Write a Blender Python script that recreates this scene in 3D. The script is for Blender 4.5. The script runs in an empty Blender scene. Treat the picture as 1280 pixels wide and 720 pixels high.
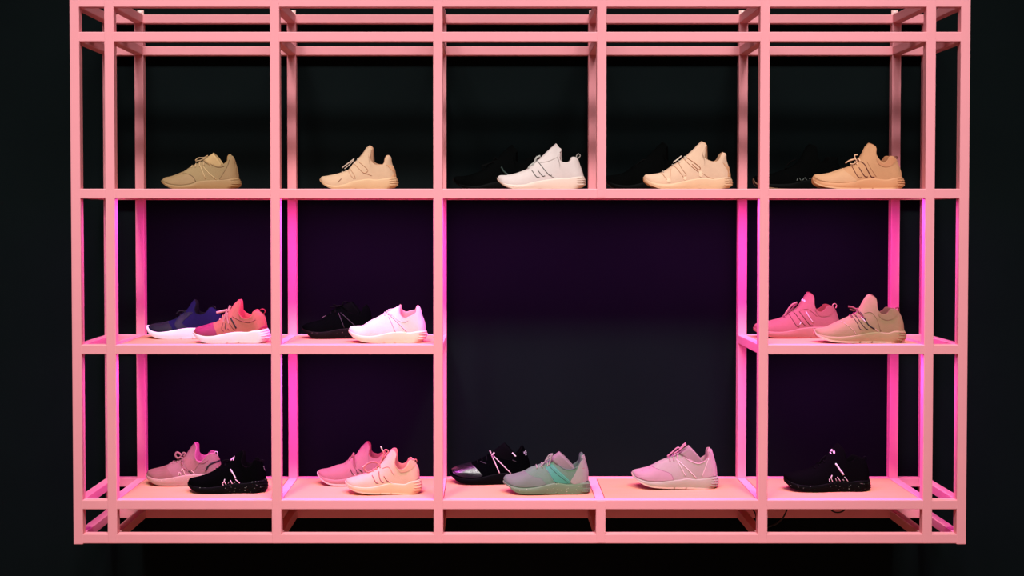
import bpy, bmesh, math, random
import numpy as np
from mathutils import Vector
from mathutils.bvhtree import BVHTree
from mathutils.geometry import delaunay_2d_cdt

random.seed(7)
SC = bpy.context.scene
COL = SC.collection

# ------------------------------------------------------------------ camera
F_PX = 1538.0                     # focal length in pixels of the 1280x720 frame
PU, PV = 612.0, 306.0             # principal point
CD, CZ = 4.0, 1.6                 # distance to the rack's front plane, eye height
PITCH = math.radians(1.32)
cam = bpy.data.cameras.new('camera')
cam.sensor_width = 36.0
cam.lens = 36.0 * F_PX / 1280.0
cam.shift_x = (640 - PU) / 1280.0
cam.shift_y = (PV - 360) / 1280.0
cam_o = bpy.data.objects.new('camera', cam)
cam_o.location = (0, -CD, CZ)
cam_o.rotation_euler = (math.pi / 2 - PITCH, 0, 0)
COL.objects.link(cam_o)
SC.camera = cam_o

# ------------------------------------------------------------------ world, view, lamps
SC.view_settings.view_transform = 'Standard'
SC.view_settings.look = 'None'
SC.view_settings.exposure = 0.0
SC.view_settings.gamma = 1.0
SC.view_settings.use_curve_mapping = False
world = bpy.data.worlds.new('room_ambient')
SC.world = world
world.use_nodes = True
world.node_tree.nodes['Background'].inputs[0].default_value = (0.9, 1.0, 1.0, 1)
world.node_tree.nodes['Background'].inputs[1].default_value = 0.02


def spot(name, loc, target, energy, color, angle, radius, blend=0.6):
    l = bpy.data.lights.new(name, 'SPOT')
    l.energy = energy
    l.color = color
    l.spot_size = math.radians(angle)
    l.spot_blend = blend
    l.shadow_soft_size = radius
    o = bpy.data.objects.new(name, l)
    o.location = loc
    o.rotation_euler = (Vector(target) - Vector(loc)).to_track_quat('-Z', 'Y').to_euler()
    COL.objects.link(o)
    return o


SPOT_E = 620
for x, k in ((-1.4, 1.32), (-0.45, 0.5), (0.45, 0.5), (1.4, 1.32)):
    spot('ceiling_spotlight', (x, -2.9, 5.2), (x * 1.0, 0.0, -0.45), SPOT_E * k, (1.0, 0.97, 0.95), 62, 0.34, 1.0)

soft_fill = bpy.data.lights.new('added_soft_fill_light', 'AREA')      # added unseen soft light, lightens the shadow bands on the rear posts
soft_fill.shape = 'RECTANGLE'
soft_fill.size, soft_fill.size_y = 5.0, 0.7
soft_fill.energy = 108
soft_fill.color = (1.0, 0.97, 0.95)
soft_fill_o = bpy.data.objects.new('added_soft_fill_light', soft_fill)
soft_fill_o.location = (0, -2.6, 5.0)
soft_fill_o.rotation_euler = (Vector((0, 0, 0.2)) - Vector((0, -2.6, 5.0))).to_track_quat('-Z', 'Y').to_euler()
COL.objects.link(soft_fill_o)

# ------------------------------------------------------------------ layout of the rack
def unproj(u, v, y):
    """point of the plane at depth y that lies on the photograph's pixel (u, v)"""
    a, b = (u - PU) / F_PX, (v - PV) / F_PX
    c, s = math.cos(PITCH), math.sin(PITCH)
    dx, dy, dz = a, c - s * b, -s - c * b
    k = (y + CD) / dy
    return Vector((dx * k, y, CZ + dz * k))


T = 0.0312                        # steel tube section
D = 0.338                         # front tubes to rear tubes
PX = [unproj(u, 340, 0).x for u in (95.2, 138.2, 344.4, 547.6, 751.6, 955.0, 1161.8, 1204.6)]
RZ = [unproj(640, v, 0).z for v in (2.6, 45.8, 242.0, 437.0, 631.0, 673.6)]
X0, X1 = PX[0] - T / 2, PX[7] + T / 2
ZT, ZB = RZ[0] + T / 2, RZ[5] - T / 2
WALL_Y = D + T + 0.008
SHELF = {1: RZ[2] + T / 2, 2: RZ[3] + T / 2, 3: RZ[4] + T / 2}


# ------------------------------------------------------------------ materials
def srgb(r, g, b):
    f = lambda c: (c / 12.92 if c <= 0.04045 else ((c + 0.055) / 1.055) ** 2.4)
    return (f(r / 255), f(g / 255), f(b / 255), 1.0)


MATS = {}


def mat(key, col, rough=0.6, var=0.08, nscale=40.0, bump=0.0, bscale=400.0, speck=None, spec=0.4, coat=0.0,
        weave=False, grain=False, sheen=0.0):
    if key in MATS:
        return MATS[key]
    m = bpy.data.materials.new(key)
    m.use_nodes = True
    nt = m.node_tree
    p = nt.nodes['Principled BSDF']
    p.inputs['Roughness'].default_value = rough
    p.inputs['Specular IOR Level'].default_value = spec
    p.inputs['Coat Weight'].default_value = coat
    p.inputs['Sheen Weight'].default_value = sheen
    tc = nt.nodes.new('ShaderNodeTexCoord')
    n = nt.nodes.new('ShaderNodeTexNoise')
    n.inputs['Scale'].default_value = nscale
    n.inputs['Detail'].default_value = 4
    if grain:
        mp = nt.nodes.new('ShaderNodeMapping')
        mp.inputs['Scale'].default_value = (1.0, 14.0, 14.0)
        nt.links.new(tc.outputs['Object'], mp.inputs[0])
        nt.links.new(mp.outputs[0], n.inputs['Vector'])
    else:
        nt.links.new(tc.outputs['Object'], n.inputs['Vector'])
    mix = nt.nodes.new('ShaderNodeMix')
    mix.data_type = 'RGBA'
    mix.inputs[6].default_value = tuple(c * (1 - var) for c in col[:3]) + (1,)
    mix.inputs[7].default_value = tuple(min(1, c * (1 + var)) for c in col[:3]) + (1,)
    nt.links.new(n.outputs['Fac'], mix.inputs[0])
    out = mix.outputs[2]
    if speck:
        v = nt.nodes.new('ShaderNodeTexNoise')
        v.inputs['Scale'].default_value = 170
        v.inputs['Detail'].default_value = 1
        nt.links.new(tc.outputs['Object'], v.inputs['Vector'])
        r = nt.nodes.new('ShaderNodeValToRGB')
        r.color_ramp.elements[0].position = 0.70
        r.color_ramp.elements[1].position = 0.74
        nt.links.new(v.outputs['Fac'], r.inputs[0])
        mx2 = nt.nodes.new('ShaderNodeMix')
        mx2.data_type = 'RGBA'
        mx2.inputs[7].default_value = speck
        nt.links.new(r.outputs[0], mx2.inputs[0])
        nt.links.new(out, mx2.inputs[6])
        out = mx2.outputs[2]
    nt.links.new(out, p.inputs['Base Color'])
    if bump:
        if weave:
            b = nt.nodes.new('ShaderNodeTexVoronoi')
        else:
            b = nt.nodes.new('ShaderNodeTexNoise')
        b.inputs['Scale'].default_value = bscale
        nt.links.new(tc.outputs['Object'], b.inputs['Vector'])
        bn = nt.nodes.new('ShaderNodeBump')
        bn.inputs['Strength'].default_value = bump
        bn.inputs['Distance'].default_value = 0.002
        nt.links.new(b.outputs[0], bn.inputs['Height'])
        nt.links.new(bn.outputs[0], p.inputs['Normal'])
    MATS[key] = m
    return m


M_PAINT = mat('salmon_pink_paint', (0.79, 0.295, 0.335, 1), 0.5, 0.03, 14, 0.05, 500, spec=0.25)
M_WOOD = mat('peach_shelf_board', (0.59, 0.275, 0.145, 1), 0.55, 0.10, 9, 0.04, 200, spec=0.25, grain=True)
M_WALL = mat('black_green_wall', (0.0042, 0.0066, 0.0070, 1), 0.9, 0.15, 3, 0.1, 250, spec=0.0)
M_FLOOR = mat('brown_wood_floor', (0.22, 0.10, 0.05, 1), 0.6, 0.15, 5, grain=True)
M_BRACKET = mat('pale_pink_bracket', srgb(238, 196, 190), 0.5)
M_SCREW = mat('screw_metal', srgb(245, 225, 220), 0.3)
M_CABLE = mat('black_cable', (0.006, 0.006, 0.006, 1), 0.5)
M_HOUSING = mat('strip_housing', (0.35, 0.33, 0.34, 1), 0.5)

LED_COL = (1.0, 0.12, 1.0)


# ------------------------------------------------------------------ mesh helpers
def link(name, me, m, parent=None, loc=None, smooth=False):
    if isinstance(me, bmesh.types.BMesh):
        bm = me
        me = bpy.data.meshes.new(name)
        bmesh.ops.recalc_face_normals(bm, faces=bm.faces)
        bm.to_mesh(me)
        bm.free()
    if smooth:
        for p in me.polygons:
            p.use_smooth = True
    o = bpy.data.objects.new(name, me)
    if m is not None and not me.materials:
        me.materials.append(m)
    COL.objects.link(o)
    if parent is not None:
        o.parent = parent
    if loc is not None:
        o.location = loc
    return o


def bar(name, lo, hi, m, parent, org, bev=0.0022, segs=2):
    """bevelled box tube between two corners, origin at its centre"""
    lo, hi = Vector(lo), Vector(hi)
    c = (lo + hi) / 2
    s = hi - lo
    bm = bmesh.new()
    bmesh.ops.create_cube(bm, size=1.0)
    bmesh.ops.scale(bm, vec=s, verts=bm.verts)
    if bev:
        bmesh.ops.bevel(bm, geom=list(bm.edges), offset=bev, segments=segs, affect='EDGES', profile=0.5)
    return link(name, bm, m, parent, c - org)


def tube_bm(bm, pts, r, seg=8, flat=1.0, closed=False):
    pts = [Vector(p) for p in pts]
    n = len(pts)
    rings = []
    up = Vector((0, 1, 0))
    for i, p in enumerate(pts):
        a = pts[max(0, i - 1)]
        b = pts[min(n - 1, i + 1)]
        t = (b - a)
        if t.length < 1e-9:
            t = Vector((1, 0, 0))
        t.normalize()
        s = t.cross(up)
        if s.length < 1e-4:
            s = t.cross(Vector((0, 0, 1)))
        s.normalize()
        q = s.cross(t).normalized()
        rr = r[i] if isinstance(r, (list, tuple)) else r
        rings.append([bm.verts.new(p + s * math.cos(2 * math.pi * k / seg) * rr + q * math.sin(2 * math.pi * k / seg) * rr * flat)
                      for k in range(seg)])
    for i in range(n - 1):
        for k in range(seg):
            bm.faces.new((rings[i][k], rings[i][(k + 1) % seg], rings[i + 1][(k + 1) % seg], rings[i + 1][k]))
    bm.faces.new(rings[0])
    bm.faces.new(list(reversed(rings[-1])))


def catmull(P, n=8):
    P = [np.array(p, float) for p in P]
    if len(P) < 3:
        return np.array([P[0] + (P[-1] - P[0]) * k / n for k in range(n + 1)])
    Q = [2 * P[0] - P[1]] + P + [2 * P[-1] - P[-2]]
    out = []
    for i in range(1, len(Q) - 2):
        p0, p1, p2, p3 = Q[i - 1], Q[i], Q[i + 1], Q[i + 2]
        # centripetal parametrisation
        t0 = 0
        t1 = t0 + max(1e-6, np.linalg.norm(p1 - p0)) ** 0.5
        t2 = t1 + max(1e-6, np.linalg.norm(p2 - p1)) ** 0.5
        t3 = t2 + max(1e-6, np.linalg.norm(p3 - p2)) ** 0.5
        for k in range(n):
            t = t1 + (t2 - t1) * k / n
            a1 = (t1 - t) / (t1 - t0) * p0 + (t - t0) / (t1 - t0) * p1
            a2 = (t2 - t) / (t2 - t1) * p1 + (t - t1) / (t2 - t1) * p2
            a3 = (t3 - t) / (t3 - t2) * p2 + (t - t2) / (t3 - t2) * p3
            b1 = (t2 - t) / (t2 - t0) * a1 + (t - t0) / (t2 - t0) * a2
            b2 = (t3 - t) / (t3 - t1) * a2 + (t - t1) / (t3 - t1) * a3
            out.append((t2 - t) / (t2 - t1) * b1 + (t - t1) / (t2 - t1) * b2)
    out.append(P[-1])
    return np.array(out)


def arc_sample(C, g):
    d = np.concatenate([[0], np.cumsum(np.linalg.norm(np.diff(C, axis=0), axis=1))])
    d /= d[-1]
    return np.array([[np.interp(x, d, C[:, k]) for k in range(C.shape[1])] for x in np.atleast_1d(g)])


def x_sample(C, xs):
    o = np.argsort(C[:, 0], kind='stable')
    return np.interp(xs, C[o, 0], C[o, 1])


def sstep(a, b, x):
    t = np.clip((x - a) / (b - a), 0, 1)
    return t * t * (3 - 2 * t)


def empty(name, loc, label, cat, group=None):
    o = bpy.data.objects.new(name, None)
    o.empty_display_size = 0.05
    o.location = loc
    COL.objects.link(o)
    o['label'] = label
    o['category'] = cat
    if group:
        o['group'] = group
    return o


# ------------------------------------------------------------------ the setting
def plain_box(name, lo, hi, m):
    o = bar(name, lo, hi, m, None, Vector((0, 0, 0)), bev=0)
    o['kind'] = 'structure'
    return o


wall = plain_box('wall_back', (-6, WALL_Y, -0.1), (6, WALL_Y + 0.12, 5.2), M_WALL)
wall['label'] = 'matte black-green wall behind the pink rack'
floor = plain_box('floor', (-6, -6, -0.1), (6, WALL_Y, 0.0), M_FLOOR)
floor['label'] = 'brown wooden floor below the rack'

# ------------------------------------------------------------------ the rack
RO = Vector(((X0 + X1) / 2, D / 2, ZB))
rack = empty('display_rack', RO, 'salmon pink steel tube display rack hung on the dark wall', 'shelf')
h = T / 2
E = 0.0005                        # tubes overlap at the welds without coplanar faces
FULL = [0, 1, 2, 3, 5, 6, 7]
for yy in (0.0, D):
    for i in FULL:
        bar('post', (PX[i] - h, yy, ZB - (0.003 if i in (0, 7) else 0)), (PX[i] + h, yy + T, ZT + 0.0004), M_PAINT, rack, RO)
    # the short middle post: above the first shelf and below the bottom shelf only
    bar('post', (PX[4] - h, yy, RZ[2] - h + 0.003), (PX[4] + h, yy + T, ZT + 0.0004), M_PAINT, rack, RO)
    bar('post', (PX[4] - h, yy, ZB + 0.0006), (PX[4] + h, yy + T, RZ[4] + h - 0.003), M_PAINT, rack, RO)
    for k in (0, 1, 2, 4, 5):
        bar('rail', (X0 + E, yy + E, RZ[k] - h), (X1 - E, yy + T - E, RZ[k] + h), M_PAINT, rack, RO)
    bar('rail', (X0 + E, yy + E, RZ[3] - h), (PX[3] + h - E, yy + T - E, RZ[3] + h), M_PAINT, rack, RO)
    bar('rail', (PX[5] - h + E, yy + E, RZ[3] - h), (X1 - E, yy + T - E, RZ[3] + h), M_PAINT, rack, RO)
for k in range(6):
    for i in range(8):
        if k == 3 and i == 4:
            continue
        bar('cross_bar', (PX[i] - h + E, T - 0.004, RZ[k] - h + E), (PX[i] + h - E, D + 0.004, RZ[k] + h - E), M_PAINT, rack, RO)
G = 0.0015
for k, bays in ((2, (1, 2, 3, 4, 5)), (3, (1, 2, 5)), (4, (1, 2, 3, 4, 5))):
    for b in bays:
        p = bar('shelf_board', (PX[b] + h + G, T + G, RZ[k] + h - 0.0165), (PX[b + 1] - h - G, D - G, RZ[k] + h - 0.0012),
                M_WOOD, rack, RO, bev=0.0008, segs=1)
        p['label'] = 'peach orange shelf board'
for i in range(1, 7):
    w = 0.0115
    b = bar('wall_bracket', (PX[i] - w, D + T - 0.006, ZT - 0.012), (PX[i] + w, D + T - 0.0025, ZT + 0.0185), M_BRACKET, rack, RO, 0.001, 1)
    b['label'] = 'pale pink wall bracket'
    bm = bmesh.new()
    bmesh.ops.create_uvsphere(bm, u_segments=12, v_segments=6, radius=0.0052)
    bmesh.ops.scale(bm, vec=(1, 0.5, 1), verts=bm.verts)
    link('screw', bm, M_SCREW, b, (0, -0.0022, 0.0085), True)

# magenta light strips under the shelf boards
led_m = bpy.data.materials.new('magenta_strip_glow')
led_m.use_nodes = True
_p = led_m.node_tree.nodes['Principled BSDF']
_p.inputs['Base Color'].default_value = (0.9, 0.4, 0.9, 1)
_p.inputs['Emission Color'].default_value = LED_COL + (1,)
_p.inputs['Emission Strength'].default_value = 3.0
LED_Y = 0.08
LED_W = {2: 4.7, 3: 4.8}
for k, bays in ((2, (1, 2, 3, 4, 5)), (3, (1, 2, 5))):
    for b in bays:
        zb = RZ[k] + h - 0.0165
        xa, xb = PX[b] + h + 0.02, PX[b + 1] - h - 0.02
        s = bar('light_strip', (xa, LED_Y - 0.009, zb - 0.006), (xb, LED_Y + 0.009, zb), M_HOUSING, rack, RO, 0.001, 1)
        bar('diffuser', (xa + 0.005, LED_Y - 0.007, zb - 0.0075), (xb - 0.005, LED_Y + 0.007, zb - 0.0055), led_m, s,
            Vector(((xa + xb) / 2, LED_Y, zb - 0.003)), 0, 1)
        l = bpy.data.lights.new('strip_light', 'AREA')
        l.shape = 'RECTANGLE'
        l.size = xb - xa - 0.01
        l.size_y = 0.014
        l.energy = LED_W[k] * (0.75 if b == 1 else 1.0)
        l.color = LED_COL
        lo = bpy.data.objects.new('strip_light', l)
        lo.location = ((xa + xb) / 2, LED_Y, zb - 0.009)
        COL.objects.link(lo)

# ------------------------------------------------------------------ sneakers
K = 10.59                          # traced points are in a 10.59x enlargement of a crop at org


def prof_w(xn):
    """half width of a sole along its length, toe 0 to heel 1"""
    w = np.interp(xn, [0, .1, .2, .3, .42, .6, .75, .88, 1], [.040, .044, .0475, .0495, .048, .0395, .037, .0375, .036])
    a = np.clip(1 - xn / 0.17, 0, 1)
    b = np.clip((xn - 0.87) / 0.13, 0, 1)
    return w * np.sqrt(np.clip(1 - a ** 2.2, 0, 1)) * np.sqrt(np.clip(1 - b ** 2.2, 0, 1))


class Shoe:
    def __init__(s, org, row, ynear, d):
        s.org, s.d, s.row = org, d, row
        s.yc = ynear + 0.047
        allx = [p[0] for p in d['bot']]
        s.px0, s.px1 = min(allx), max(allx)
        s.L = 1.0
        s.dz = 0.0
        bot = [s.P(p, s.yn(p)) for p in d['bot']]
        s.dz = SHELF[row] + 0.0006 - min(p[2] for p in bot)
        s.L = max(p[0] for p in bot) - min(p[0] for p in bot)
        s.root_loc = Vector((sum(s.P(q, 0)[0] for q in ((s.px0, 300), (s.px1, 300))) / 2, s.yc, SHELF[row]))

    def yn(s, p):
        xn = (p[0] - s.px0) / max(1, s.px1 - s.px0)
        return -float(prof_w(np.array(xn)))

    def P(s, p, dy):
        v = unproj(s.org[0] + p[0] / K, s.org[1] + p[1] / K, s.yc + dy)
        return np.array((v.x, s.yc + dy, v.z + s.dz))

    def curve(s, pts, dy, n=8):
        """traced polyline -> smooth curve in (x, z)"""
        c = [s.P(p, s.yn(p) if dy == 'near' else dy) for p in pts]
        return catmull([(q[0], q[2]) for q in c], n)

    def loc(s, v):
        return Vector(v) - s.root_loc


def grid_faces(bm, A, flip=False):
    for i in range(len(A) - 1):
        for j in range(len(A[0]) - 1):
            q = [A[i][j], A[i + 1][j], A[i + 1][j + 1], A[i][j + 1]]
            q2 = []
            for v in q:
                if v not in q2:
                    q2.append(v)
            if len(q2) > 2:
                try:
                    bm.faces.new(q2)
                except ValueError:
                    pass


def sole_columns(S, NT=52, NL=9):
    d = S.d
    top = S.curve(d['stop'], 'near')
    ground = S.curve(d['bot'][:-3], 'near')
    heel = S.curve([d['bot'][-4]] + d['bot'][-3:-1] + [d['stop'][-1]], 0.0)
    t = np.linspace(0, 1, NT)
    c = (1 - np.cos(math.pi * t)) / 2
    tx = top[0, 0] + c * (top[-1, 0] - top[0, 0])
    tz = x_sample(top, tx)
    gx = ground[0, 0] + c * (ground[-1, 0] - ground[0, 0])
    gz = x_sample(ground, gx)
    lam = np.linspace(0, 1, NL)
    hc = arc_sample(heel, lam)
    x = np.zeros((NT, NL)); z = np.zeros((NT, NL)); y = np.zeros((NT, NL))
    wh = sstep(0.62, 1.0, t)
    base = np.array(hc[0]) * 0
    for j, l in enumerate(lam):
        lx = gx * (1 - l) + tx * l
        lz = gz * (1 - l) + tz * l
        x[:, j] = lx + wh * (hc[j, 0] - (gx[-1] * (1 - l) + tx[-1] * l))
        z[:, j] = lz + wh * (hc[j, 1] - (gz[-1] * (1 - l) + tz[-1] * l))
        y[:, j] = prof_w(c) * (0.945 + 0.075 * math.sin(math.pi * (0.12 + 0.75 * l)))
    # round the heel in plan with the heel curve
    return t, x, y, z


def two_sided(S, x, y, z, cap=True, lid=False, zfar=None):
    bm = bmesh.new()
    sides = []
    for sg in (-1, 1):
        zz = z if sg < 0 or zfar is None else zfar
        A = [[bm.verts.new(S.loc((x[i, j], S.yc + sg * y[i, j], zz[i, j]))) for j in range(x.shape[1])] for i in range(x.shape[0])]
        grid_faces(bm, A)
        sides.append(A)
    if cap:
        for i in range(x.shape[0] - 1):
            bm.faces.new((sides[0][i][0], sides[0][i + 1][0], sides[1][i + 1][0], sides[1][i][0]))
    if lid:
        for i in range(x.shape[0] - 1):
            bm.faces.new((sides[0][i][-1], sides[0][i + 1][-1], sides[1][i + 1][-1], sides[1][i][-1]))
    bmesh.ops.remove_doubles(bm, verts=bm.verts, dist=1e-5)
    bmesh.ops.dissolve_degenerate(bm, edges=bm.edges, dist=1e-6)
    return bm


def build_upper(S, NT=60, NL=13):
    d = S.d
    top = S.curve(d['stop'], 'near')
    inst = S.curve(d['inst'], 0.0)
    coll = S.curve(d['collar'], -0.024)
    heel = S.curve(list(reversed(d['heel'])), 0.0)
    # joins: tongue tip and heel top must be shared points of the centre plane
    tip = inst[-1]
    coll = coll + 0.0
    n = len(coll)
    w0 = np.linspace(1, 0, n)[:, None] ** 3
    coll = coll + w0 * (tip - coll[0])
    w1 = np.linspace(0, 1, n)[:, None] ** 3
    coll = coll + w1 * (heel[-1] - coll[-1])
    x0, x1 = top[0, 0] + 0.002, heel[0, 0]
    L = x1 - x0
    xf = float(np.clip((tip[0] - x0) / L - 0.07, 0.3, 0.75))
    tp = math.acos(1 - 2 * xf) / math.pi
    t = np.linspace(0, 1, NT)
    kp = int(np.argmin(abs(t - tp)))
    t[kp] = tp
    c = (1 - np.cos(math.pi * t)) / 2
    bx = x0 + c * L
    bz = x_sample(top, bx) - 0.004
    bz[-1] = heel[0, 1] - 0.004
    b = prof_w(c) * 0.965
    cx = np.zeros(NT); cz = np.zeros(NT); cy = np.zeros(NT)
    f = np.clip((bx - x0) / (bx[kp] - x0), 0, 1)
    ix = inst[0, 0] + f * (tip[0] - inst[0, 0])
    iz = x_sample(inst, ix)
    g = np.clip((bx - bx[kp]) / (x1 - bx[kp]), 0, 1)
    cs = arc_sample(coll, g)
    cw = d.get('cw', 0.029)
    for i in range(NT):
        if i <= kp:
            cx[i], cz[i], cy[i] = ix[i], iz[i], 0
        else:
            cx[i], cz[i] = cs[i]
            cy[i] = cw * math.sqrt(max(0, 1 - abs(2 * g[i] - 1) ** 3.2)) * (0.56 + 0.44 * float(sstep(0, .5, g[i])))
    lam = np.linspace(0, 1, NL)
    hc = arc_sample(heel, lam)
    wh = sstep(0.72, 1.0, t)
    w = sstep(tp - 0.22, tp + 0.03, t)
    x = np.zeros((NT, NL)); y = np.zeros((NT, NL)); z = np.zeros((NT, NL))
    for j, l in enumerate(lam):
        lx = bx * (1 - l) + cx * l
        lz = bz * (1 - l) + cz * l
        x[:, j] = lx + wh * (hc[j, 0] - (bx[-1] * (1 - l) + cx[-1] * l))
        z[:, j] = lz + wh * (hc[j, 1] - (bz[-1] * (1 - l) + cz[-1] * l))
        dome = b * math.sqrt(max(0, 1 - l ** 2.3))
        wall_ = cy + (b - cy) * (1 - l ** 1.45)
        y[:, j] = (1 - w) * dome + w * wall_
    S.tp, S.kp = tp, kp
    # the inner side of the collar stands a little higher than the outer side
    lift = d.get('lift', 0.003) * np.sin(math.pi * g ** 0.7)
    bm = two_sided(S, x, y, z, cap=False, zfar=z + lift[:, None] * (lam ** 2)[None, :])
    # ray target
    V, Fc = [], []
    for sg in (-1, 1):
        o = len(V)
        for i in range(NT):
            for j in range(NL):
                V.append(Vector((x[i, j], S.yc + sg * y[i, j], z[i, j])))
        for i in range(NT - 1):
            for j in range(NL - 1):
                Fc.append((o + i * NL + j, o + (i + 1) * NL + j, o + (i + 1) * NL + j + 1, o + i * NL + j + 1))
    S.bvh = BVHTree.FromPolygons(V, Fc)
    # lining: rolled rim, inner wall, insole
    R = []
    ax0, ax1 = tip[0] + 0.03, cx[-1] - 0.03
    for i in range(kp, NT):
        p = np.array((cx[i], cy[i], cz[i]))
        axp = np.array((min(max(p[0], ax0), ax1), 0, 0))
        inw = axp - np.array((p[0], p[1], 0))
        nl = np.linalg.norm(inw)
        inw = inw / nl if nl > 1e-5 else np.array((1.0, 0, 0))
        fl = max(bz[i], 0) + 0.014
        R.append([p, p + inw * .0014 + (0, 0, .0012), p + inw * .0034 + (0, 0, .0010), p + inw * .0050 + (0, 0, -.002),
                  p + inw * .0062 + (0, 0, -.012), np.array((p[0] + inw[0] * .009, (p[1] + inw[1] * .009) * 1.0, (cz[i] - .012) * .4 + fl * .6)),
                  np.array((p[0] + inw[0] * .010, (p[1] + inw[1] * .010) * .9, fl))])
    R = np.array(R)
    R[:, :, 1] = np.maximum(R[:, :, 1], 0)
    R[0, :, 1] = 0
    R[-1, :, 1] = 0
    wl = np.array((1, 1, 1, 1, .9, .4, 0))
    lin = two_sided(S, R[:, :, 0], R[:, :, 1], R[:, :, 2], cap=False, lid=True, zfar=R[:, :, 2] + lift[kp:, None] * wl[None, :])
    return bm, lin


def ray(S, x, z):
    h_ = S.bvh.ray_cast(Vector((x, S.yc - 0.3, z)), Vector((0, 1, 0)))
    if h_[0] is None:
        h_ = S.bvh.find_nearest(Vector((x, S.yc - 0.002, z)))
        co, n = h_[0], h_[1]
    else:
        co, n = h_[0], h_[1]
    if n.dot(co - Vector((co.x, S.yc, co.z - 0.02))) < 0:
        n = -n
    return co, n


def to_surface(S, p):
    """traced pixel -> point on the near side of the upper"""
    q = S.P(p, -0.03)
    for _ in range(2):
        co, n = ray(S, q[0], q[2])
        q = S.P(p, co.y - S.yc)
    return ray(S, q[0], q[2])


def cord_bm(S, pts, r, off=0.0006, flat=1.0, mirror=False):
    C = catmull([(p[0], p[1]) for p in pts], 5)
    P = []
    for q in C:
        co, n = to_surface(S, q)
        P.append(S.loc(co + n * off))
    bm = bmesh.new()
    tube_bm(bm, P, r, 6, flat)
    if mirror:
        tube_bm(bm, [Vector((p.x, -p.y, p.z)) for p in P], r, 6, flat)
    return bm


def patch_bm(S, poly, off=0.0014, step=22, smooth=True, wrap=None):
    """sheet that follows the upper inside a traced outline, on both sides"""
    C = catmull(list(poly) + [poly[0]], 4)[:-1] if smooth else np.array(poly, float)
    if wrap:                       # carry the sheet over the ridge of the upper so both halves meet
        for q in C:
            w = S.P((q[0] + 26 * wrap[0], q[1] + 26 * wrap[1]), -0.01)
            if S.bvh.ray_cast(Vector((w[0], S.yc - 0.3, w[2])), Vector((0, 1, 0)))[0] is None:
                q += 30 * np.array(wrap)
    pts = [Vector((float(a), float(b))) for a, b in C]
    n = len(pts)
    xs, ys = C[:, 0], C[:, 1]

    def inside(px, py):
        r = False
        j = n - 1
        for i in range(n):
            if (ys[i] > py) != (ys[j] > py) and px < (xs[j] - xs[i]) * (py - ys[i]) / (ys[j] - ys[i]) + xs[i]:
                r = not r
            j = i
        return r
    gx = np.arange(xs.min() + step / 2, xs.max(), step)
    gy = np.arange(ys.min() + step / 2, ys.max(), step)
    for a in gx:
        for b in gy:
            if inside(a, b) and np.min((xs - a) ** 2 + (ys - b) ** 2) > (step * .45) ** 2:
                pts.append(Vector((float(a), float(b))))
    vs, es, fs, *_ = delaunay_2d_cdt(pts, [(i, (i + 1) % n) for i in range(n)], [], 1, 1e-4)
    bm = bmesh.new()
    surf = [to_surface(S, (v.x, v.y)) for v in vs]
    for sg in (1, -1):
        A = []
        for co, nn in surf:
            q = S.loc(co + nn * off)
            A.append(bm.verts.new((q.x, q.y * sg, q.z)))
        Bv = {}
        for f in fs:
            try:
                bm.faces.new([A[i] for i in f])
            except ValueError:
                pass
        m = len(vs)
        ed = {}
        for f in fs:
            for i in range(len(f)):
                e = tuple(sorted((f[i], f[(i + 1) % len(f)])))
                ed[e] = ed.get(e, 0) + 1
        for e, cnt in ed.items():
            if cnt == 1:
                for i in e:
                    if i not in Bv:
                        co, nn = surf[i]
                        q = S.loc(co - nn * 0.0015)
                        Bv[i] = bm.verts.new((q.x, q.y * sg, q.z))
                try:
                    bm.faces.new((A[e[0]], A[e[1]], Bv[e[1]], Bv[e[0]]))
                except ValueError:
                    pass
    return bm


def free_tube(S, pts, r, dy=-0.012, flat=1.0, arc=0.0):
    C = catmull(pts, 6)
    n = len(C)
    P = [S.loc(S.P(q, dy - arc * math.sin(math.pi * i / (n - 1)))) for i, q in enumerate(C)]
    bm = bmesh.new()
    tube_bm(bm, P, r, 7, flat)
    return bm


def sock_bm(S, d):
    """inner bootie whose tongue stands above the collar: a U shaped wall"""
    f0, tip, back = d['sock']
    a = S.P(f0, 0.0); b = S.P(tip, 0.0); c = S.P(back, 0.012)
    NT, NL = 15, 6
    x = np.zeros((NT, NL)); y = np.zeros((NT, NL)); z = np.zeros((NT, NL))
    for i in range(NT):
        t = i / (NT - 1)
        rim = np.array(b) * (1 - t) + np.array(c) * t
        rw = 0.023 * math.sqrt(max(0, 1 - (1 - t) ** 2.6))
        low = np.array(a) * (1 - t) + (np.array(c) + (-0.006, 0, -0.03)) * t
        lw = 0.025 * math.sqrt(max(0, 1 - (1 - t) ** 2.6))
        for j in range(NL):
            l = j / (NL - 1)
            x[i, j] = low[0] * (1 - l) + rim[0] * l
            z[i, j] = low[2] * (1 - l) + rim[2] * l + 0.002 * math.sin(math.pi * t) * l
            y[i, j] = lw * (1 - l) + rw * l
    bm = two_sided(S, x, y, z, cap=False)
    bmesh.ops.recalc_face_normals(bm, faces=bm.faces)
    bmesh.ops.solidify(bm, geom=list(bm.faces), thickness=0.0022)
    return bm


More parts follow.
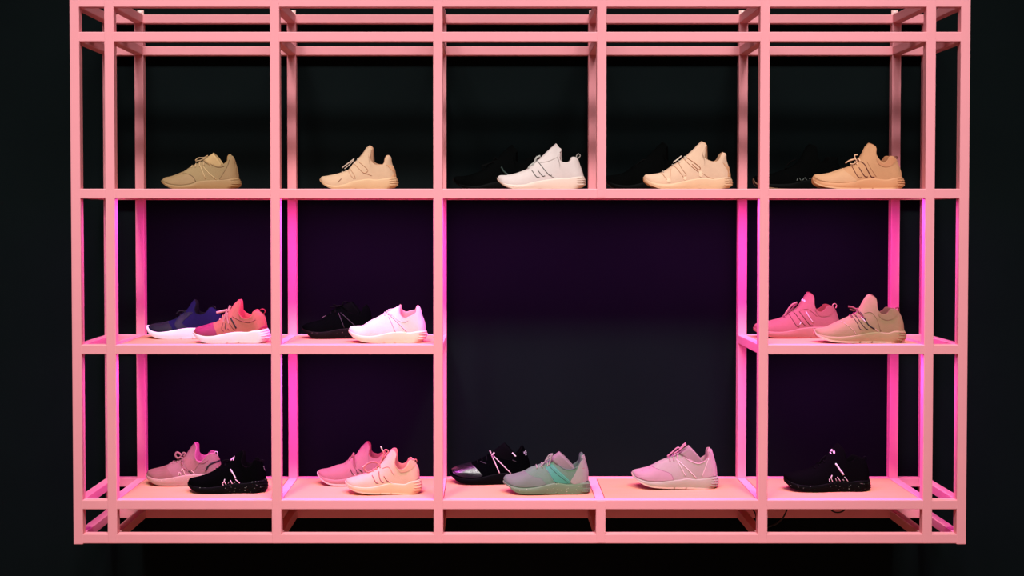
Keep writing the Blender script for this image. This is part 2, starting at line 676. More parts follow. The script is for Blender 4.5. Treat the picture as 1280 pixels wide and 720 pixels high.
def shoe(org, row, ynear, d, label):
    S = Shoe(org, row, ynear, d)
    c = d['c']
    root = empty('sneaker', S.root_loc, label, 'shoe', 'sneakers on the pink rack')
    key = d['key']
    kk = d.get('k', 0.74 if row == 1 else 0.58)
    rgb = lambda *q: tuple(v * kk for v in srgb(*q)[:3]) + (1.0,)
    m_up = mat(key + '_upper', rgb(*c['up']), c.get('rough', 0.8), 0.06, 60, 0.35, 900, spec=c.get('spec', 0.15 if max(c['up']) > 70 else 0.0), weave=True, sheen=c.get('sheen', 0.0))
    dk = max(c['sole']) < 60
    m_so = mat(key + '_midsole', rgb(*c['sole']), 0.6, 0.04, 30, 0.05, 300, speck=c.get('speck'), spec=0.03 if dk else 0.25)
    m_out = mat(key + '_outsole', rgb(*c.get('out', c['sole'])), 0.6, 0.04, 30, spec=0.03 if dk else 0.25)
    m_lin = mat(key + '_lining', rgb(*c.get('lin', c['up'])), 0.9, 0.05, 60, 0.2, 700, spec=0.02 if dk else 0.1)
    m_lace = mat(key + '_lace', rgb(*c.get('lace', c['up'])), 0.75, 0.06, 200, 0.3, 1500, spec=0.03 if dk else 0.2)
    # sole
    t, x, y, z = sole_columns(S)
    mid = link('midsole', two_sided(S, x, y, z, cap=True, lid=True), m_so, root, smooth=True)
    # outsole in three runs, parted by two narrow grooves
    th = c.get('outth', 0.0045)
    bm = bmesh.new()
    xn = (x[:, 0] - x[0, 0]) / (x[-1, 0] - x[0, 0])
    runs = [(0.0, 0.49), (0.505, 0.635), (0.65, 1.0)]
    for a, b in runs:
        xs = np.unique(np.concatenate([[a], xn[(xn > a) & (xn < b)], [b]]))
        for sg in (-1, 1):
            A = []
            for q in xs:
                px_ = np.interp(q, xn, x[:, 0]); pz = np.interp(q, xn, z[:, 0])
                # follow the side wall upwards
                ux = np.interp(q, xn, x[:, 2]) - px_; uz = np.interp(q, xn, z[:, 2]) - pz
                ln = math.hypot(ux, uz)
                if ln < 1e-4 or q < 0.06:
                    ux, uz, ln = 0.0, 1.0, 1.0
                py = np.interp(q, xn, y[:, 0]); pyt = np.interp(q, xn, y[:, 1])
                e = 0.0012
                qx = px_ + ux / ln * th; qz = pz + uz / ln * th
                ex = -e if q < 0.02 else (e if q > 0.98 else 0)
                A.append([bm.verts.new(S.loc(v)) for v in (
                    (px_, S.yc + sg * py * .8, pz - 0.0004), (px_ + ex, S.yc + sg * (py + e), pz - 0.0004),
                    (qx + ex, S.yc + sg * (max(py, pyt) + e), qz), (qx, S.yc + sg * (py * .96), qz))])
            grid_faces(bm, A)
    bmesh.ops.remove_doubles(bm, verts=bm.verts, dist=1e-5)
    o = link('outsole', bm, m_out, mid, smooth=False)
    # ridges round the back of the midsole
    bm = bmesh.new()
    for lj in (0.36, 0.54, 0.72, 0.88):
        pts = []
        for ii in list(range(len(t) - 11, len(t))):
            f = lj * (x.shape[1] - 1); j0 = int(f); fr = f - j0
            pts.append((x[ii, j0] * (1 - fr) + x[ii, j0 + 1] * fr, y[ii, j0] * (1 - fr) + y[ii, j0 + 1] * fr,
                        z[ii, j0] * (1 - fr) + z[ii, j0 + 1] * fr))
        line = [S.loc((a, S.yc - b, e)) for a, b, e in pts] + [S.loc((a, S.yc + b, e)) for a, b, e in reversed(pts[:-1])]
        tube_bm(bm, line, [0.0003] + [0.0016] * (len(line) - 2) + [0.0003], 6)
    link('heel_ridges', bm, m_so, mid, smooth=True)
    # upper and lining
    up, lin = build_upper(S)
    upo = link('upper', up, m_up, root, smooth=True)
    lo = link('lining', lin, m_lin, upo, smooth=True)
    if 'sock' in d:
        link('tongue', sock_bm(S, d), mat(key + '_tongue', rgb(*c.get('tongue', c['up'])), 0.85, 0.05, 60, 0.2, 700, spec=0.01 if dk else 0.1), root, smooth=True)
    # overlays on the upper
    for nm, poly, colr in d.get('patches', ()):
        m = mat(key + '_' + nm, rgb(*colr), d.get('patch_rough', 0.7), 0.05, 80, 0.2, 900, spec=d.get('patch_spec', 0.25), coat=d.get('patch_coat', 0.0))
        link(nm, patch_bm(S, poly, wrap={'toe_overlay': (0, -1), 'heel_counter': (1, 0)}.get(nm)), m, upo, smooth=False)
    for nm, pts, r, colr in d.get('cords', ()):
        m = mat(key + '_%s_%d_%d_%d' % ((nm,) + colr), rgb(*colr), 0.7, 0.04, 200)
        link(nm, cord_bm(S, pts, r), m, upo, smooth=True)
    # lace rungs over the instep
    for (px_, py_) in d.get('rungs', ()):
        q = S.P((px_, py_), 0.0)
        P = []
        for k in range(-5, 6):
            yy = S.yc + 0.019 * k / 5
            h_ = S.bvh.ray_cast(Vector((q[0] + 0.002 * abs(k) / 5, yy, q[2] + 0.08)), Vector((0, 0, -1)))
            if h_[0] is not None:
                P.append(S.loc(h_[0] + Vector((0, 0, 0.0012))))
        if len(P) > 3:
            bm = bmesh.new()
            tube_bm(bm, P, 0.0021, 6)
            link('lace', bm, m_lace, root, smooth=True)
    for pts, r, dy in d.get('bow', ()):
        link('lace', free_tube(S, pts, r, dy, 0.7), m_lace, root, smooth=True)
    for pts, r, dy, colr in d.get('tips', ()):
        m = mat(key + '_tip_%d_%d_%d' % colr, rgb(*colr), 0.6, 0.02, 50)
        link('lace_end', free_tube(S, pts, r, dy, 0.8), m, root, smooth=True)
    if 'tab' in d:
        m = mat(key + '_tab', rgb(*c.get('tab', c['up'])), 0.8, 0.05, 100, spec=0.03 if dk else 0.25)
        link('pull_tab', free_tube(S, d['tab'], 0.0016, 0.0, 3.2), m, root, smooth=True)
    for shards, colr in d.get('logos', ()):
        m = mat(key + '_logo', rgb(*colr), 0.5, 0.02, 50)
        bm = bmesh.new()
        for poly in shards:
            V = []
            for q in poly:
                co, n = to_surface(S, q)
                V.append((S.loc(co + n * 0.0016), S.loc(co - n * 0.001)))
            fv = [bm.verts.new(a) for a, b in V]; bv = [bm.verts.new(b) for a, b in V]
            bm.faces.new(fv)
            for i in range(len(fv)):
                j = (i + 1) % len(fv)
                bm.faces.new((fv[i], fv[j], bv[j], bv[i]))
        link('emblem', bm, m, upo)
    return root


def shifted(pts, dx, dy):
    return [(a + dx, b + dy) for a, b in pts]


WHITE = (240, 225, 222)
BLACK = (6, 7, 7)

# --- top shelf
S1 = dict(key='khaki', lift=0.006, c=dict(up=(160, 133, 94), sole=(164, 129, 88), lin=(150, 112, 70), tongue=(196, 160, 112), lace=(196, 160, 118)),
    inst=[(80, 530), (110, 505), (200, 485), (340, 430), (480, 340), (580, 290), (680, 235)],
    collar=[(680, 235), (700, 275), (760, 325), (830, 348), (890, 330), (955, 280), (965, 215), (990, 190)],
    heel=[(990, 190), (1030, 240), (1060, 330), (1080, 400), (1095, 500)],
    stop=[(80, 545), (180, 590), (300, 603), (450, 590), (560, 548), (700, 532), (830, 525), (950, 517), (1095, 505)],
    bot=[(80, 550), (110, 585), (160, 618), (230, 645), (500, 650), (900, 650), (1060, 640), (1120, 610), (1125, 560), (1095, 505)],
    sock=((620, 262), (765, 168), (890, 325)),
    patches=[('heel_counter', [(968, 260), (985, 205), (1025, 245), (1055, 330), (1078, 410), (1092, 500), (960, 512), (840, 520), (900, 430), (945, 350)], (158, 127, 88)),
             ('toe_overlay', [(100, 520), (200, 492), (340, 436), (430, 455), (490, 490), (520, 545), (440, 580), (300, 592), (180, 578), (110, 545)], (158, 127, 88))],
    cords=[('stripe', [(580, 330), (655, 515)], 0.0014, (205, 170, 122)), ('stripe', [(620, 350), (700, 440), (800, 525)], 0.0014, (205, 170, 122)),
           ('seam', [(690, 280), (750, 335), (830, 360), (900, 350)], 0.0010, (140, 100, 60)), ('seam', [(345, 438), (430, 455), (490, 490), (525, 548)], 0.0013, (104, 74, 42)),
           ('seam', [(968, 265), (945, 350), (900, 430), (842, 518)], 0.0013, (110, 78, 46))],
    rungs=[(480, 340), (530, 315), (585, 288), (640, 258)],
    bow=[([(520, 270), (560, 240), (640, 232), (685, 205)], 0.0020, -0.012), ([(525, 280), (600, 265), (670, 225)], 0.0018, 0.008)])

S2 = dict(key='apricot', lift=0.006, c=dict(up=(216, 177, 144), sole=(218, 177, 137), lin=(200, 150, 118), lace=(215, 190, 172)),
    inst=[(108, 515), (125, 490), (200, 475), (300, 455), (390, 430), (500, 380), (530, 330), (600, 260), (680, 165), (730, 90), (755, 78)],
    collar=[(755, 78), (795, 115), (770, 170), (752, 210), (775, 270), (820, 320), (880, 340), (950, 325), (975, 250), (1000, 212), (1025, 208)],
    heel=[(1025, 208), (1048, 230), (1060, 310), (1095, 405), (1110, 490)],
    stop=[(108, 530), (160, 575), (280, 605), (420, 590), (540, 545), (640, 530), (740, 515), (850, 525), (980, 510), (1115, 495)],
    bot=[(108, 535), (140, 580), (200, 620), (280, 648), (600, 652), (950, 652), (1090, 635), (1138, 600), (1135, 540), (1115, 495)],
    patches=[('heel_counter', [(985, 330), (1050, 345), (1090, 405), (1108, 492), (1050, 500), (1075, 440)], (222, 168, 126))],
    cords=[('side_cord', [(600, 275), (740, 405), (715, 435)], 0.0013, (196, 142, 106)), ('side_cord', [(560, 318), (690, 440), (715, 435)], 0.0013, (200, 146, 110)),
           ('side_cord', [(505, 385), (555, 460), (575, 510)], 0.0012, (196, 142, 106)), ('side_cord', [(480, 400), (520, 480), (560, 520)], 0.0010, (206, 152, 118)),
           ('side_cord', [(700, 440), (790, 475)], 0.0010, (204, 150, 114)), ('seam', [(345, 560), (390, 515)], 0.0014, (150, 100, 74))],
    rungs=[(400, 428), (450, 405), (505, 372), (560, 300), (605, 255)],
    bow=[([(400, 370), (480, 310), (560, 250)], 0.0019, -0.01), ([(430, 385), (490, 335), (550, 270)], 0.0015, 0.004)])

S4 = dict(key='white', k=0.78, c=dict(up=(212, 196, 192), sole=(223, 199, 186), lin=(190, 172, 168), lace=(176, 172, 166), tab=(170, 160, 155)),
    inst=[(72, 500), (95, 472), (180, 465), (280, 450), (400, 410), (470, 380), (560, 300), (640, 235), (740, 140), (838, 52)],
    collar=[(838, 52), (875, 100), (918, 135), (880, 180), (864, 212), (880, 255), (930, 295), (980, 303), (1030, 285), (1060, 232), (1110, 230)],
    heel=[(1110, 230), (1135, 250), (1170, 340), (1200, 420), (1215, 480)],
    stop=[(72, 515), (120, 560), (250, 590), (420, 590), (560, 555), (700, 530), (850, 510), (980, 505), (1120, 490), (1215, 480)],
    bot=[(72, 520), (110, 565), (200, 620), (280, 645), (600, 650), (1050, 650), (1190, 630), (1240, 595), (1235, 530), (1215, 480)],
    cords=[('side_cord', [(525, 400), (600, 495), (628, 491)], 0.0014, (96, 88, 84)), ('side_cord', [(605, 400), (678, 482), (702, 472)], 0.0014, (96, 88, 84)),
           ('side_cord', [(620, 300), (700, 400), (770, 472), (790, 464)], 0.0014, (86, 80, 76)), ('side_cord', [(780, 480), (830, 503)], 0.0011, (140, 128, 122)),
           ('seam', [(640, 300), (750, 280), (860, 228)], 0.0012, (196, 180, 174))],
    rungs=[(480, 372), (540, 318), (600, 265)],
    bow=[([(475, 398), (500, 350), (560, 300), (590, 235), (640, 212)], 0.0036, -0.008), ([(480, 405), (560, 345), (620, 280), (650, 225)], 0.0026, 0.006)],
    tab=[(1122, 245), (1118, 212), (1143, 186), (1168, 205), (1138, 248)])

S6 = dict(key='peach_beige', c=dict(up=(229, 188, 159), sole=(231, 188, 152), lin=(196, 148, 116), lace=(225, 205, 188)),
    inst=[(48, 490), (70, 462), (130, 455), (240, 440), (310, 415), (380, 370), (440, 325), (520, 275), (600, 215), (680, 145), (760, 65), (805, 22)],
    collar=[(805, 22), (850, 42), (878, 85), (840, 125), (824, 180), (840, 235), (900, 275), (990, 295), (1030, 275), (1070, 200), (1100, 170)],
    heel=[(1100, 165), (1135, 180), (1145, 270), (1180, 380), (1195, 485)],
    stop=[(48, 500), (120, 545), (250, 580), (400, 585), (560, 550), (680, 525), (830, 505), (980, 515), (1100, 500), (1195, 488)],
    bot=[(48, 510), (70, 550), (150, 600), (260, 640), (400, 650), (1000, 650), (1170, 635), (1220, 600), (1215, 530), (1195, 488)],
    patches=[('heel_counter', [(1095, 300), (1150, 345), (1178, 390), (1192, 482), (1165, 485), (1165, 420)], (218, 160, 118)),
             ('strap_end', [(350, 525), (375, 500), (405, 525), (400, 560), (360, 555)], (246, 206, 172)),
             ('strap_end', [(570, 500), (595, 480), (615, 500), (605, 530), (578, 525)], (246, 206, 172)),
             ('strap_end', [(780, 425), (810, 410), (830, 455), (815, 490), (785, 480)], (246, 206, 172))],
    cords=[('side_cord', [(285, 432), (360, 530)], 0.0012, (206, 150, 114)), ('side_cord', [(400, 360), (440, 345), (490, 380), (575, 492)], 0.0012, (206, 150, 114)),
           ('side_cord', [(410, 380), (398, 530)], 0.0010, (212, 158, 122)), ('side_cord', [(505, 295), (560, 390), (612, 465), (590, 480)], 0.0012, (200, 142, 106)),
           ('side_cord', [(575, 248), (680, 350), (775, 425)], 0.0013, (190, 128, 92)), ('side_cord', [(600, 225), (700, 290), (800, 375), (780, 395), (690, 320)], 0.0015, (184, 118, 80)),
           ('side_cord', [(830, 440), (900, 490), (980, 512)], 0.0008, (212, 158, 122))],
    rungs=[(300, 420), (430, 332), (510, 282), (590, 222)],
    bow=[([(440, 298), (500, 255), (550, 212)], 0.0022, -0.01)])

S8 = dict(key='tan_orange', lift=0.006, c=dict(up=(212, 153, 111), sole=(218, 155, 112), out=(246, 200, 158), lin=(170, 110, 76), lace=(240, 186, 150), tab=(140, 76, 56)),
    inst=[(38, 490), (60, 462), (150, 452), (260, 432), (400, 385), (540, 330), (620, 270), (680, 180), (740, 65), (770, 38)],
    collar=[(770, 38), (830, 60), (875, 95), (872, 180), (900, 240), (965, 300), (1010, 270), (1040, 218), (1080, 212), (1120, 220)],
    heel=[(1120, 220), (1145, 250), (1180, 340), (1210, 420), (1220, 490)],
    stop=[(38, 500), (120, 540), (250, 560), (400, 565), (560, 555), (700, 520), (850, 505), (1030, 520), (1130, 495), (1225, 490)],
    bot=[(38, 510), (80, 560), (170, 605), (300, 630), (420, 642), (1000, 645), (1200, 635), (1250, 600), (1245, 530), (1225, 490)],
    patches=[('toe_overlay', [(60, 480), (160, 456), (270, 436), (420, 392), (500, 430), (560, 475), (620, 535), (500, 552), (300, 550), (140, 528)], (216, 161, 120)),
             ('collar_band', [(880, 240), (965, 308), (1015, 290), (1060, 225), (1140, 250), (1130, 290), (1060, 345), (980, 350), (910, 310)], (206, 138, 98))],
    cords=[('side_cord', [(560, 345), (650, 490), (688, 492)], 0.0014, (120, 52, 38)), ('side_cord', [(655, 360), (735, 480), (768, 482)], 0.0016, (110, 44, 32)),
           ('side_cord', [(640, 265), (720, 310), (770, 400), (822, 486), (858, 484)], 0.0017, (110, 44, 32)), ('seam', [(760, 280), (810, 370), (880, 480)], 0.0009, (190, 124, 86))],
    rungs=[(560, 322), (600, 290), (640, 245)],
    bow=[([(475, 302), (540, 262), (615, 245)], 0.0023, -0.012), ([(535, 312), (585, 312), (620, 275), (605, 250), (540, 268)], 0.0022, -0.016), ([(605, 245), (598, 200), (640, 190)], 0.0023, -0.006)],
    tab=[(1130, 240), (1135, 215), (1155, 215), (1155, 245)])

bk = dict(up=(7, 8, 8), sole=(8, 9, 9), lin=(4, 4, 4), lace=(6, 6, 6), tab=(6, 6, 6), spec=0.0)
S3 = dict(S4, key='black_plain', k=0.76, c=dict(bk), cords=[], tips=[([(705, 345), (735, 400), (795, 450)], 0.0030, -0.04, (28, 52, 46))],
    bow=[([(440, 330), (520, 310), (650, 260), (760, 240)], 0.0028, -0.01), ([(470, 395), (460, 340), (520, 320)], 0.0025, -0.012), ([(600, 260), (630, 225), (660, 260)], 0.0025, -0.01)])
S5 = dict(S6, key='black_strap', c=dict(bk), cords=[], patches=[], rungs=[])
for k in ('inst', 'collar', 'heel', 'stop', 'bot'):
    S5[k] = shifted(S6[k], -75, 0)
S5['bow'] = [([(350, 390), (400, 320), (480, 258), (540, 255)], 0.0026, -0.012)]
S7 = dict(S8, key='black_tick', c=dict(bk, out=(150, 128, 104)), patches=[], rungs=[],
    cords=[('side_cord', [(635, 520), (650, 490)], 0.0014, (92, 100, 96)), ('side_cord', [(668, 485), (690, 520)], 0.0014, (80, 88, 84)), ('side_cord', [(712, 515), (728, 495)], 0.0014, (92, 100, 96)),
           ('side_cord', [(738, 478), (768, 515)], 0.0014, (80, 88, 84)), ('side_cord', [(800, 500), (820, 490)], 0.0014, (80, 88, 84))],
    bow=[([(480, 370), (540, 280), (620, 240)], 0.0026, -0.01)])
for k in ('inst', 'collar', 'heel', 'stop', 'bot'):
    S7[k] = shifted(S8[k], 22, 0)
S7['tab'] = shifted(S8['tab'], 22, 0)

# --- middle shelf
S9 = dict(key='navy', k=0.74, c=dict(up=(30, 26, 66), sole=(246, 232, 236), out=(240, 226, 230), lin=(8, 8, 14), lace=(10, 10, 20), tab=(9, 9, 16)),
    inst=[(108, 440), (130, 425), (200, 405), (300, 392), (370, 372), (480, 330), (560, 262), (620, 220), (680, 130), (715, 85)],
    collar=[(715, 85), (742, 120), (730, 220), (760, 272), (830, 282), (890, 245), (930, 195), (970, 195)],
    heel=[(970, 190), (1030, 240), (1075, 320), (1100, 430)],
    stop=[(92, 425), (130, 480), (220, 515), (330, 510), (450, 490), (600, 465), (740, 460), (900, 450), (1120, 425)],
    bot=[(86, 435), (100, 490), (150, 550), (240, 597), (800, 600), (1090, 592), (1170, 550), (1175, 480), (1120, 425)],
    patches=[('toe_overlay', [(120, 435), (210, 408), (300, 396), (362, 380), (400, 430), (425, 485), (330, 498), (225, 502), (150, 470)], (14, 16, 32)),
             ('lace_cover', [(500, 330), (600, 262), (700, 255), (640, 310), (560, 400), (620, 455), (500, 472), (460, 420)], (20, 20, 42))],
    rungs=[(480, 330), (540, 285), (600, 240)],
    bow=[([(480, 275), (520, 240), (580, 235)], 0.0026, -0.012), ([(500, 290), (550, 270), (590, 240)], 0.0024, -0.004)],
    tab=[(950, 205), (960, 175), (990, 180), (1000, 205)])

S10 = dict(key='coral', lift=0.013, k=0.68, c=dict(up=(191, 104, 92), sole=(248, 234, 236), out=(244, 228, 232), lin=(206, 76, 86), lace=(236, 150, 160), tab=(160, 40, 56)),
    inst=[(130, 500), (160, 465), (300, 420), (460, 360), (540, 270), (600, 230), (660, 150), (720, 90)],
    collar=[(720, 90), (748, 125), (737, 200), (733, 270), (790, 328), (850, 338), (900, 300), (920, 255), (960, 235), (1000, 240)],
    heel=[(1000, 235), (1060, 290), (1090, 380), (1100, 470)], cw=0.033,
    stop=[(125, 510), (180, 545), (280, 570), (430, 560), (580, 530), (700, 515), (850, 515), (900, 500), (1000, 490), (1110, 465)],
    bot=[(125, 520), (160, 580), (220, 630), (290, 660), (700, 662), (1000, 655), (1100, 625), (1145, 590), (1140, 530), (1110, 465)],
    patches=[('toe_overlay', [(140, 500), (165, 468), (300, 424), (375, 398), (400, 460), (430, 552), (290, 562), (190, 540)], (155, 41, 87)),
             ('heel_counter', [(985, 480), (1020, 455), (1070, 430), (1096, 425), (1100, 466)], (172, 38, 80))],
    cords=[('stripe', [(618, 330), (650, 390), (690, 466)], 0.0026, (14, 8, 12)), ('side_cord', [(515, 400), (500, 480), (525, 508)], 0.0012, (120, 40, 44)),
           ('side_cord', [(550, 400), (545, 465), (555, 482)], 0.0013, (60, 16, 20)), ('side_cord', [(575, 470), (600, 492)], 0.0014, (110, 36, 36)),
           ('side_cord', [(600, 400), (650, 470), (680, 492)], 0.0012, (130, 50, 46)), ('seam', [(640, 310), (760, 370), (880, 385), (950, 350)], 0.0012, (150, 66, 66))],
    rungs=[(480, 345), (515, 300), (555, 262)],
    bow=[([(430, 262), (500, 245), (575, 228)], 0.0046, -0.014), ([(590, 245), (600, 205), (615, 168)], 0.0042, -0.006), ([(565, 245), (540, 300), (525, 380), (515, 480)], 0.0026, -0.030), ([(575, 260), (570, 330), (590, 420)], 0.0026, -0.033)],
    tab=[(1005, 255), (1010, 220), (1055, 215), (1075, 245), (1050, 275)])

S11 = dict(key='black_low', c=dict(up=(6, 8, 8), sole=(24, 19, 19), speck=(0.10, 0.07, 0.06, 1), lin=(5, 5, 5), lace=(9, 9, 10)),
    inst=[(80, 440), (120, 410), (250, 375), (360, 340), (440, 270), (520, 200), (620, 160)],
    collar=[(620, 160), (680, 240), (760, 275), (850, 275), (890, 200), (930, 160)],
    heel=[(940, 150), (980, 220), (1000, 320), (1010, 440)],
    stop=[(80, 460), (160, 495), (260, 515), (400, 510), (520, 485), (680, 465), (850, 450), (1010, 440)],
    bot=[(85, 470), (130, 520), (180, 570), (250, 595), (700, 600), (950, 600), (1040, 560), (1040, 500), (1010, 440)],
    sock=((600, 170), (735, 106), (855, 250)),
    cords=[('stripe', [(560, 260), (640, 465)], 0.0013, (22, 24, 25)), ('stripe', [(590, 260), (800, 450)], 0.0013, (22, 24, 25))],
    rungs=[(400, 305), (460, 255), (520, 205)],
    bow=[([(450, 190), (510, 180), (590, 170)], 0.0022, -0.012), ([(490, 150), (540, 165), (600, 165)], 0.0022, -0.006), ([(610, 160), (640, 115), (690, 125)], 0.0024, -0.004)],
    tips=[([(345, 325), (395, 300)], 0.0010, -0.012, (120, 96, 104))])

S12 = dict(key='off_white', lift=0.017, k=0.68, c=dict(up=(233, 218, 216), sole=(246, 220, 194), lin=(226, 150, 150), lace=(238, 214, 220)),
    inst=[(65, 470), (90, 440), (200, 430), (250, 425), (330, 370), (450, 310), (560, 245), (620, 207), (660, 200), (740, 155)],
    collar=[(740, 155), (728, 220), (745, 285), (800, 328), (870, 303), (952, 255), (965, 190), (990, 165)],
    heel=[(990, 165), (1010, 190), (1040, 300), (1070, 380), (1085, 490)], cw=0.031,
    stop=[(65, 490), (130, 530), (250, 565), (400, 565), (520, 540), (640, 515), (760, 510), (870, 520), (980, 500), (1085, 485)],
    bot=[(65, 500), (110, 570), (190, 620), (280, 650), (900, 655), (1030, 635), (1090, 590), (1105, 530), (1085, 485)],
    cords=[('stripe', [(590, 310), (640, 420), (680, 512)], 0.0013, (222, 160, 178)), ('stripe', [(610, 295), (720, 400), (830, 512)], 0.0013, (222, 160, 178)),
           ('seam', [(560, 265), (600, 290), (640, 290)], 0.0013, (214, 160, 186)), ('seam', [(650, 300), (720, 360), (800, 385), (850, 360)], 0.0009, (236, 200, 196))],
    rungs=[(540, 258), (590, 228)],
    bow=[([(545, 268), (580, 230), (620, 212)], 0.0020, -0.010)])

S13 = dict(key='rose', lift=0.006, c=dict(up=(177, 103, 104), sole=(185, 119, 111), out=(196, 110, 104), lin=(150, 66, 64), lace=(188, 114, 119), tab=(220, 140, 136)),
    inst=[(65, 510), (90, 480), (200, 450), (300, 430), (450, 385), (560, 310), (640, 250), (700, 160), (765, 65)],
    collar=[(765, 65), (820, 85), (858, 125), (862, 230), (890, 300), (940, 322), (990, 292), (1030, 242), (1080, 242), (1120, 260)],
    heel=[(1120, 260), (1150, 310), (1185, 420), (1200, 510)],
    stop=[(65, 530), (150, 570), (280, 585), (420, 590), (550, 575), (700, 540), (850, 525), (1000, 520), (1200, 505)],
    bot=[(65, 540), (110, 590), (200, 630), (280, 655), (400, 665), (1000, 668), (1180, 650), (1225, 610), (1215, 550), (1200, 505)],
    patches=[('collar_band', [(870, 290), (940, 332), (1000, 310), (1050, 255), (1140, 290), (1100, 350), (1010, 388), (930, 375)], (167, 91, 90))],
    cords=[('side_cord', [(545, 375), (640, 515), (670, 525)], 0.0013, (116, 40, 44)), ('side_cord', [(600, 330), (740, 500), (760, 510)], 0.0014, (110, 36, 38)),
           ('side_cord', [(670, 320), (820, 505), (850, 505)], 0.0015, (110, 36, 36)), ('stripe', [(755, 320), (800, 395), (850, 465)], 0.0018, (244, 200, 200)),
           ('stripe', [(672, 495), (692, 458)], 0.0016, (244, 210, 208)), ('seam', [(680, 300), (780, 290), (860, 340), (900, 380)], 0.0009, (170, 80, 80))],
    rungs=[(460, 380), (520, 338), (580, 295)],
    bow=[([(465, 385), (520, 300), (570, 235), (640, 200)], 0.0040, -0.012), ([(500, 350), (580, 280), (630, 215)], 0.0034, -0.002)],
    tab=[(1115, 275), (1110, 230), (1140, 216), (1160, 240), (1148, 275)],
    logos=[([[(690, 165), (712, 150), (735, 172), (715, 180)], [(728, 185), (742, 160), (750, 185), (735, 198)]], (250, 215, 225))])

S14 = dict(key='tan', lift=0.006, c=dict(up=(181, 146, 110), sole=(189, 159, 119), out=(248, 222, 196), outth=0.0060, lin=(120, 84, 64), lace=(170, 84, 96), tab=(150, 60, 60)),
    inst=[(30, 505), (60, 485), (160, 470), (270, 425), (380, 370), (510, 310), (600, 250), (650, 160), (720, 50), (750, 35)],
    collar=[(750, 35), (800, 60), (845, 95), (855, 220), (890, 282), (930, 302), (980, 282), (1020, 227), (1060, 227), (1110, 230)],
    heel=[(1110, 230), (1160, 290), (1200, 390), (1215, 510)],
    stop=[(25, 500), (80, 560), (200, 590), (350, 600), (500, 590), (640, 570), (760, 545), (880, 535), (1010, 545), (1090, 520), (1220, 515)],
    bot=[(25, 510), (70, 580), (160, 630), (270, 665), (400, 678), (900, 680), (1140, 672), (1232, 635), (1243, 570), (1220, 515)],
    patches=[('collar_band', [(870, 285), (930, 312), (990, 298), (1035, 240), (1150, 270), (1130, 310), (1050, 370), (970, 378), (900, 340)], (166, 133, 96))],
    cords=[('side_cord', [(520, 310), (600, 420), (640, 500), (668, 508)], 0.0013, (80, 44, 38)), ('side_cord', [(570, 300), (650, 420), (712, 490), (742, 502)], 0.0014, (72, 36, 30)),
           ('side_cord', [(640, 275), (690, 350), (750, 445), (828, 498)], 0.0022, (22, 12, 12)), ('stripe', [(652, 342), (706, 402)], 0.0024, (250, 220, 222)),
           ('seam', [(390, 400), (480, 455), (560, 530), (590, 575)], 0.0010, (232, 186, 160)), ('seam', [(690, 285), (780, 275), (850, 350), (910, 530)], 0.0009, (168, 124, 92)),
           ('stripe', [(840, 500), (890, 535)], 0.0010, (226, 186, 160))],
    rungs=[(500, 316), (550, 284), (600, 248)],
    bow=[([(480, 200), (530, 210), (600, 245)], 0.0036, -0.012), ([(500, 238), (560, 250), (610, 225)], 0.0032, -0.010), ([(600, 245), (650, 310), (700, 360)], 0.0022, -0.032)],
    tab=[(1100, 240), (1115, 214), (1142, 215), (1150, 250), (1148, 275)])

# --- bottom shelf
S15 = dict(key='dusty_pink', lift=0.012, c=dict(up=(166, 118, 114), sole=(202, 164, 146), speck=(0.78, 0.5, 0.42, 1), lin=(212, 110, 150), lace=(176, 126, 121), tab=(240, 206, 206)),
    inst=[(90, 440), (110, 405), (230, 370), (340, 340), (420, 290), (520, 260), (600, 200), (680, 80), (720, 35)],
    collar=[(720, 35), (748, 80), (737, 180), (752, 252), (820, 277), (870, 232), (900, 195), (950, 170), (1000, 170)],
    heel=[(1000, 165), (1040, 230), (1070, 320), (1075, 430)], cw=0.032,
    stop=[(90, 450), (140, 490), (240, 515), (380, 505), (520, 480), (650, 460), (780, 455), (900, 450), (1080, 425)],
    bot=[(90, 460), (120, 520), (190, 575), (270, 597), (800, 602), (1020, 592), (1100, 545), (1108, 475), (1080, 425)],
    patches=[('toe_overlay', [(105, 440), (120, 410), (230, 374), (342, 346), (390, 420), (440, 488), (380, 498), (240, 506), (150, 482)], (158, 105, 98)),
             ('painted_shade', [(612, 218), (700, 258), (775, 292), (760, 345), (730, 385), (690, 410), (640, 395), (600, 330), (585, 260)], (166, 112, 104))],  # brownish shade between laces and collar, painted as a patch on the upper
    cords=[('stripe', [(872, 410), (900, 350), (950, 308), (1050, 278)], 0.0028, (12, 8, 10)),
           ('side_cord', [(512, 470), (518, 430), (535, 440), (540, 470)], 0.0013, (248, 206, 186)), ('side_cord', [(545, 410), (560, 375), (590, 440), (600, 470)], 0.0013, (248, 206, 186)),
           ('side_cord', [(585, 435), (610, 465)], 0.0013, (240, 190, 170)), ('side_cord', [(640, 410), (690, 445)], 0.0013, (60, 24, 20)), ('side_cord', [(680, 400), (725, 450)], 0.0013, (248, 206, 186)),
           ('side_cord', [(540, 290), (560, 360), (620, 400)], 0.0016, (150, 76, 70)), ('seam', [(760, 300), (830, 310), (900, 270)], 0.0010, (160, 80, 90))],
    rungs=[(440, 288), (500, 266), (560, 232)],
    bow=[([(545, 220), (500, 240), (468, 200), (490, 165), (530, 185), (550, 215)], 0.0038, -0.012), ([(550, 210), (570, 170), (600, 180), (580, 215)], 0.0034, -0.006), ([(560, 225), (560, 300), (590, 380)], 0.0030, -0.030)],
    tab=[(985, 190), (995, 155), (1020, 155), (1028, 190), (1020, 215)])

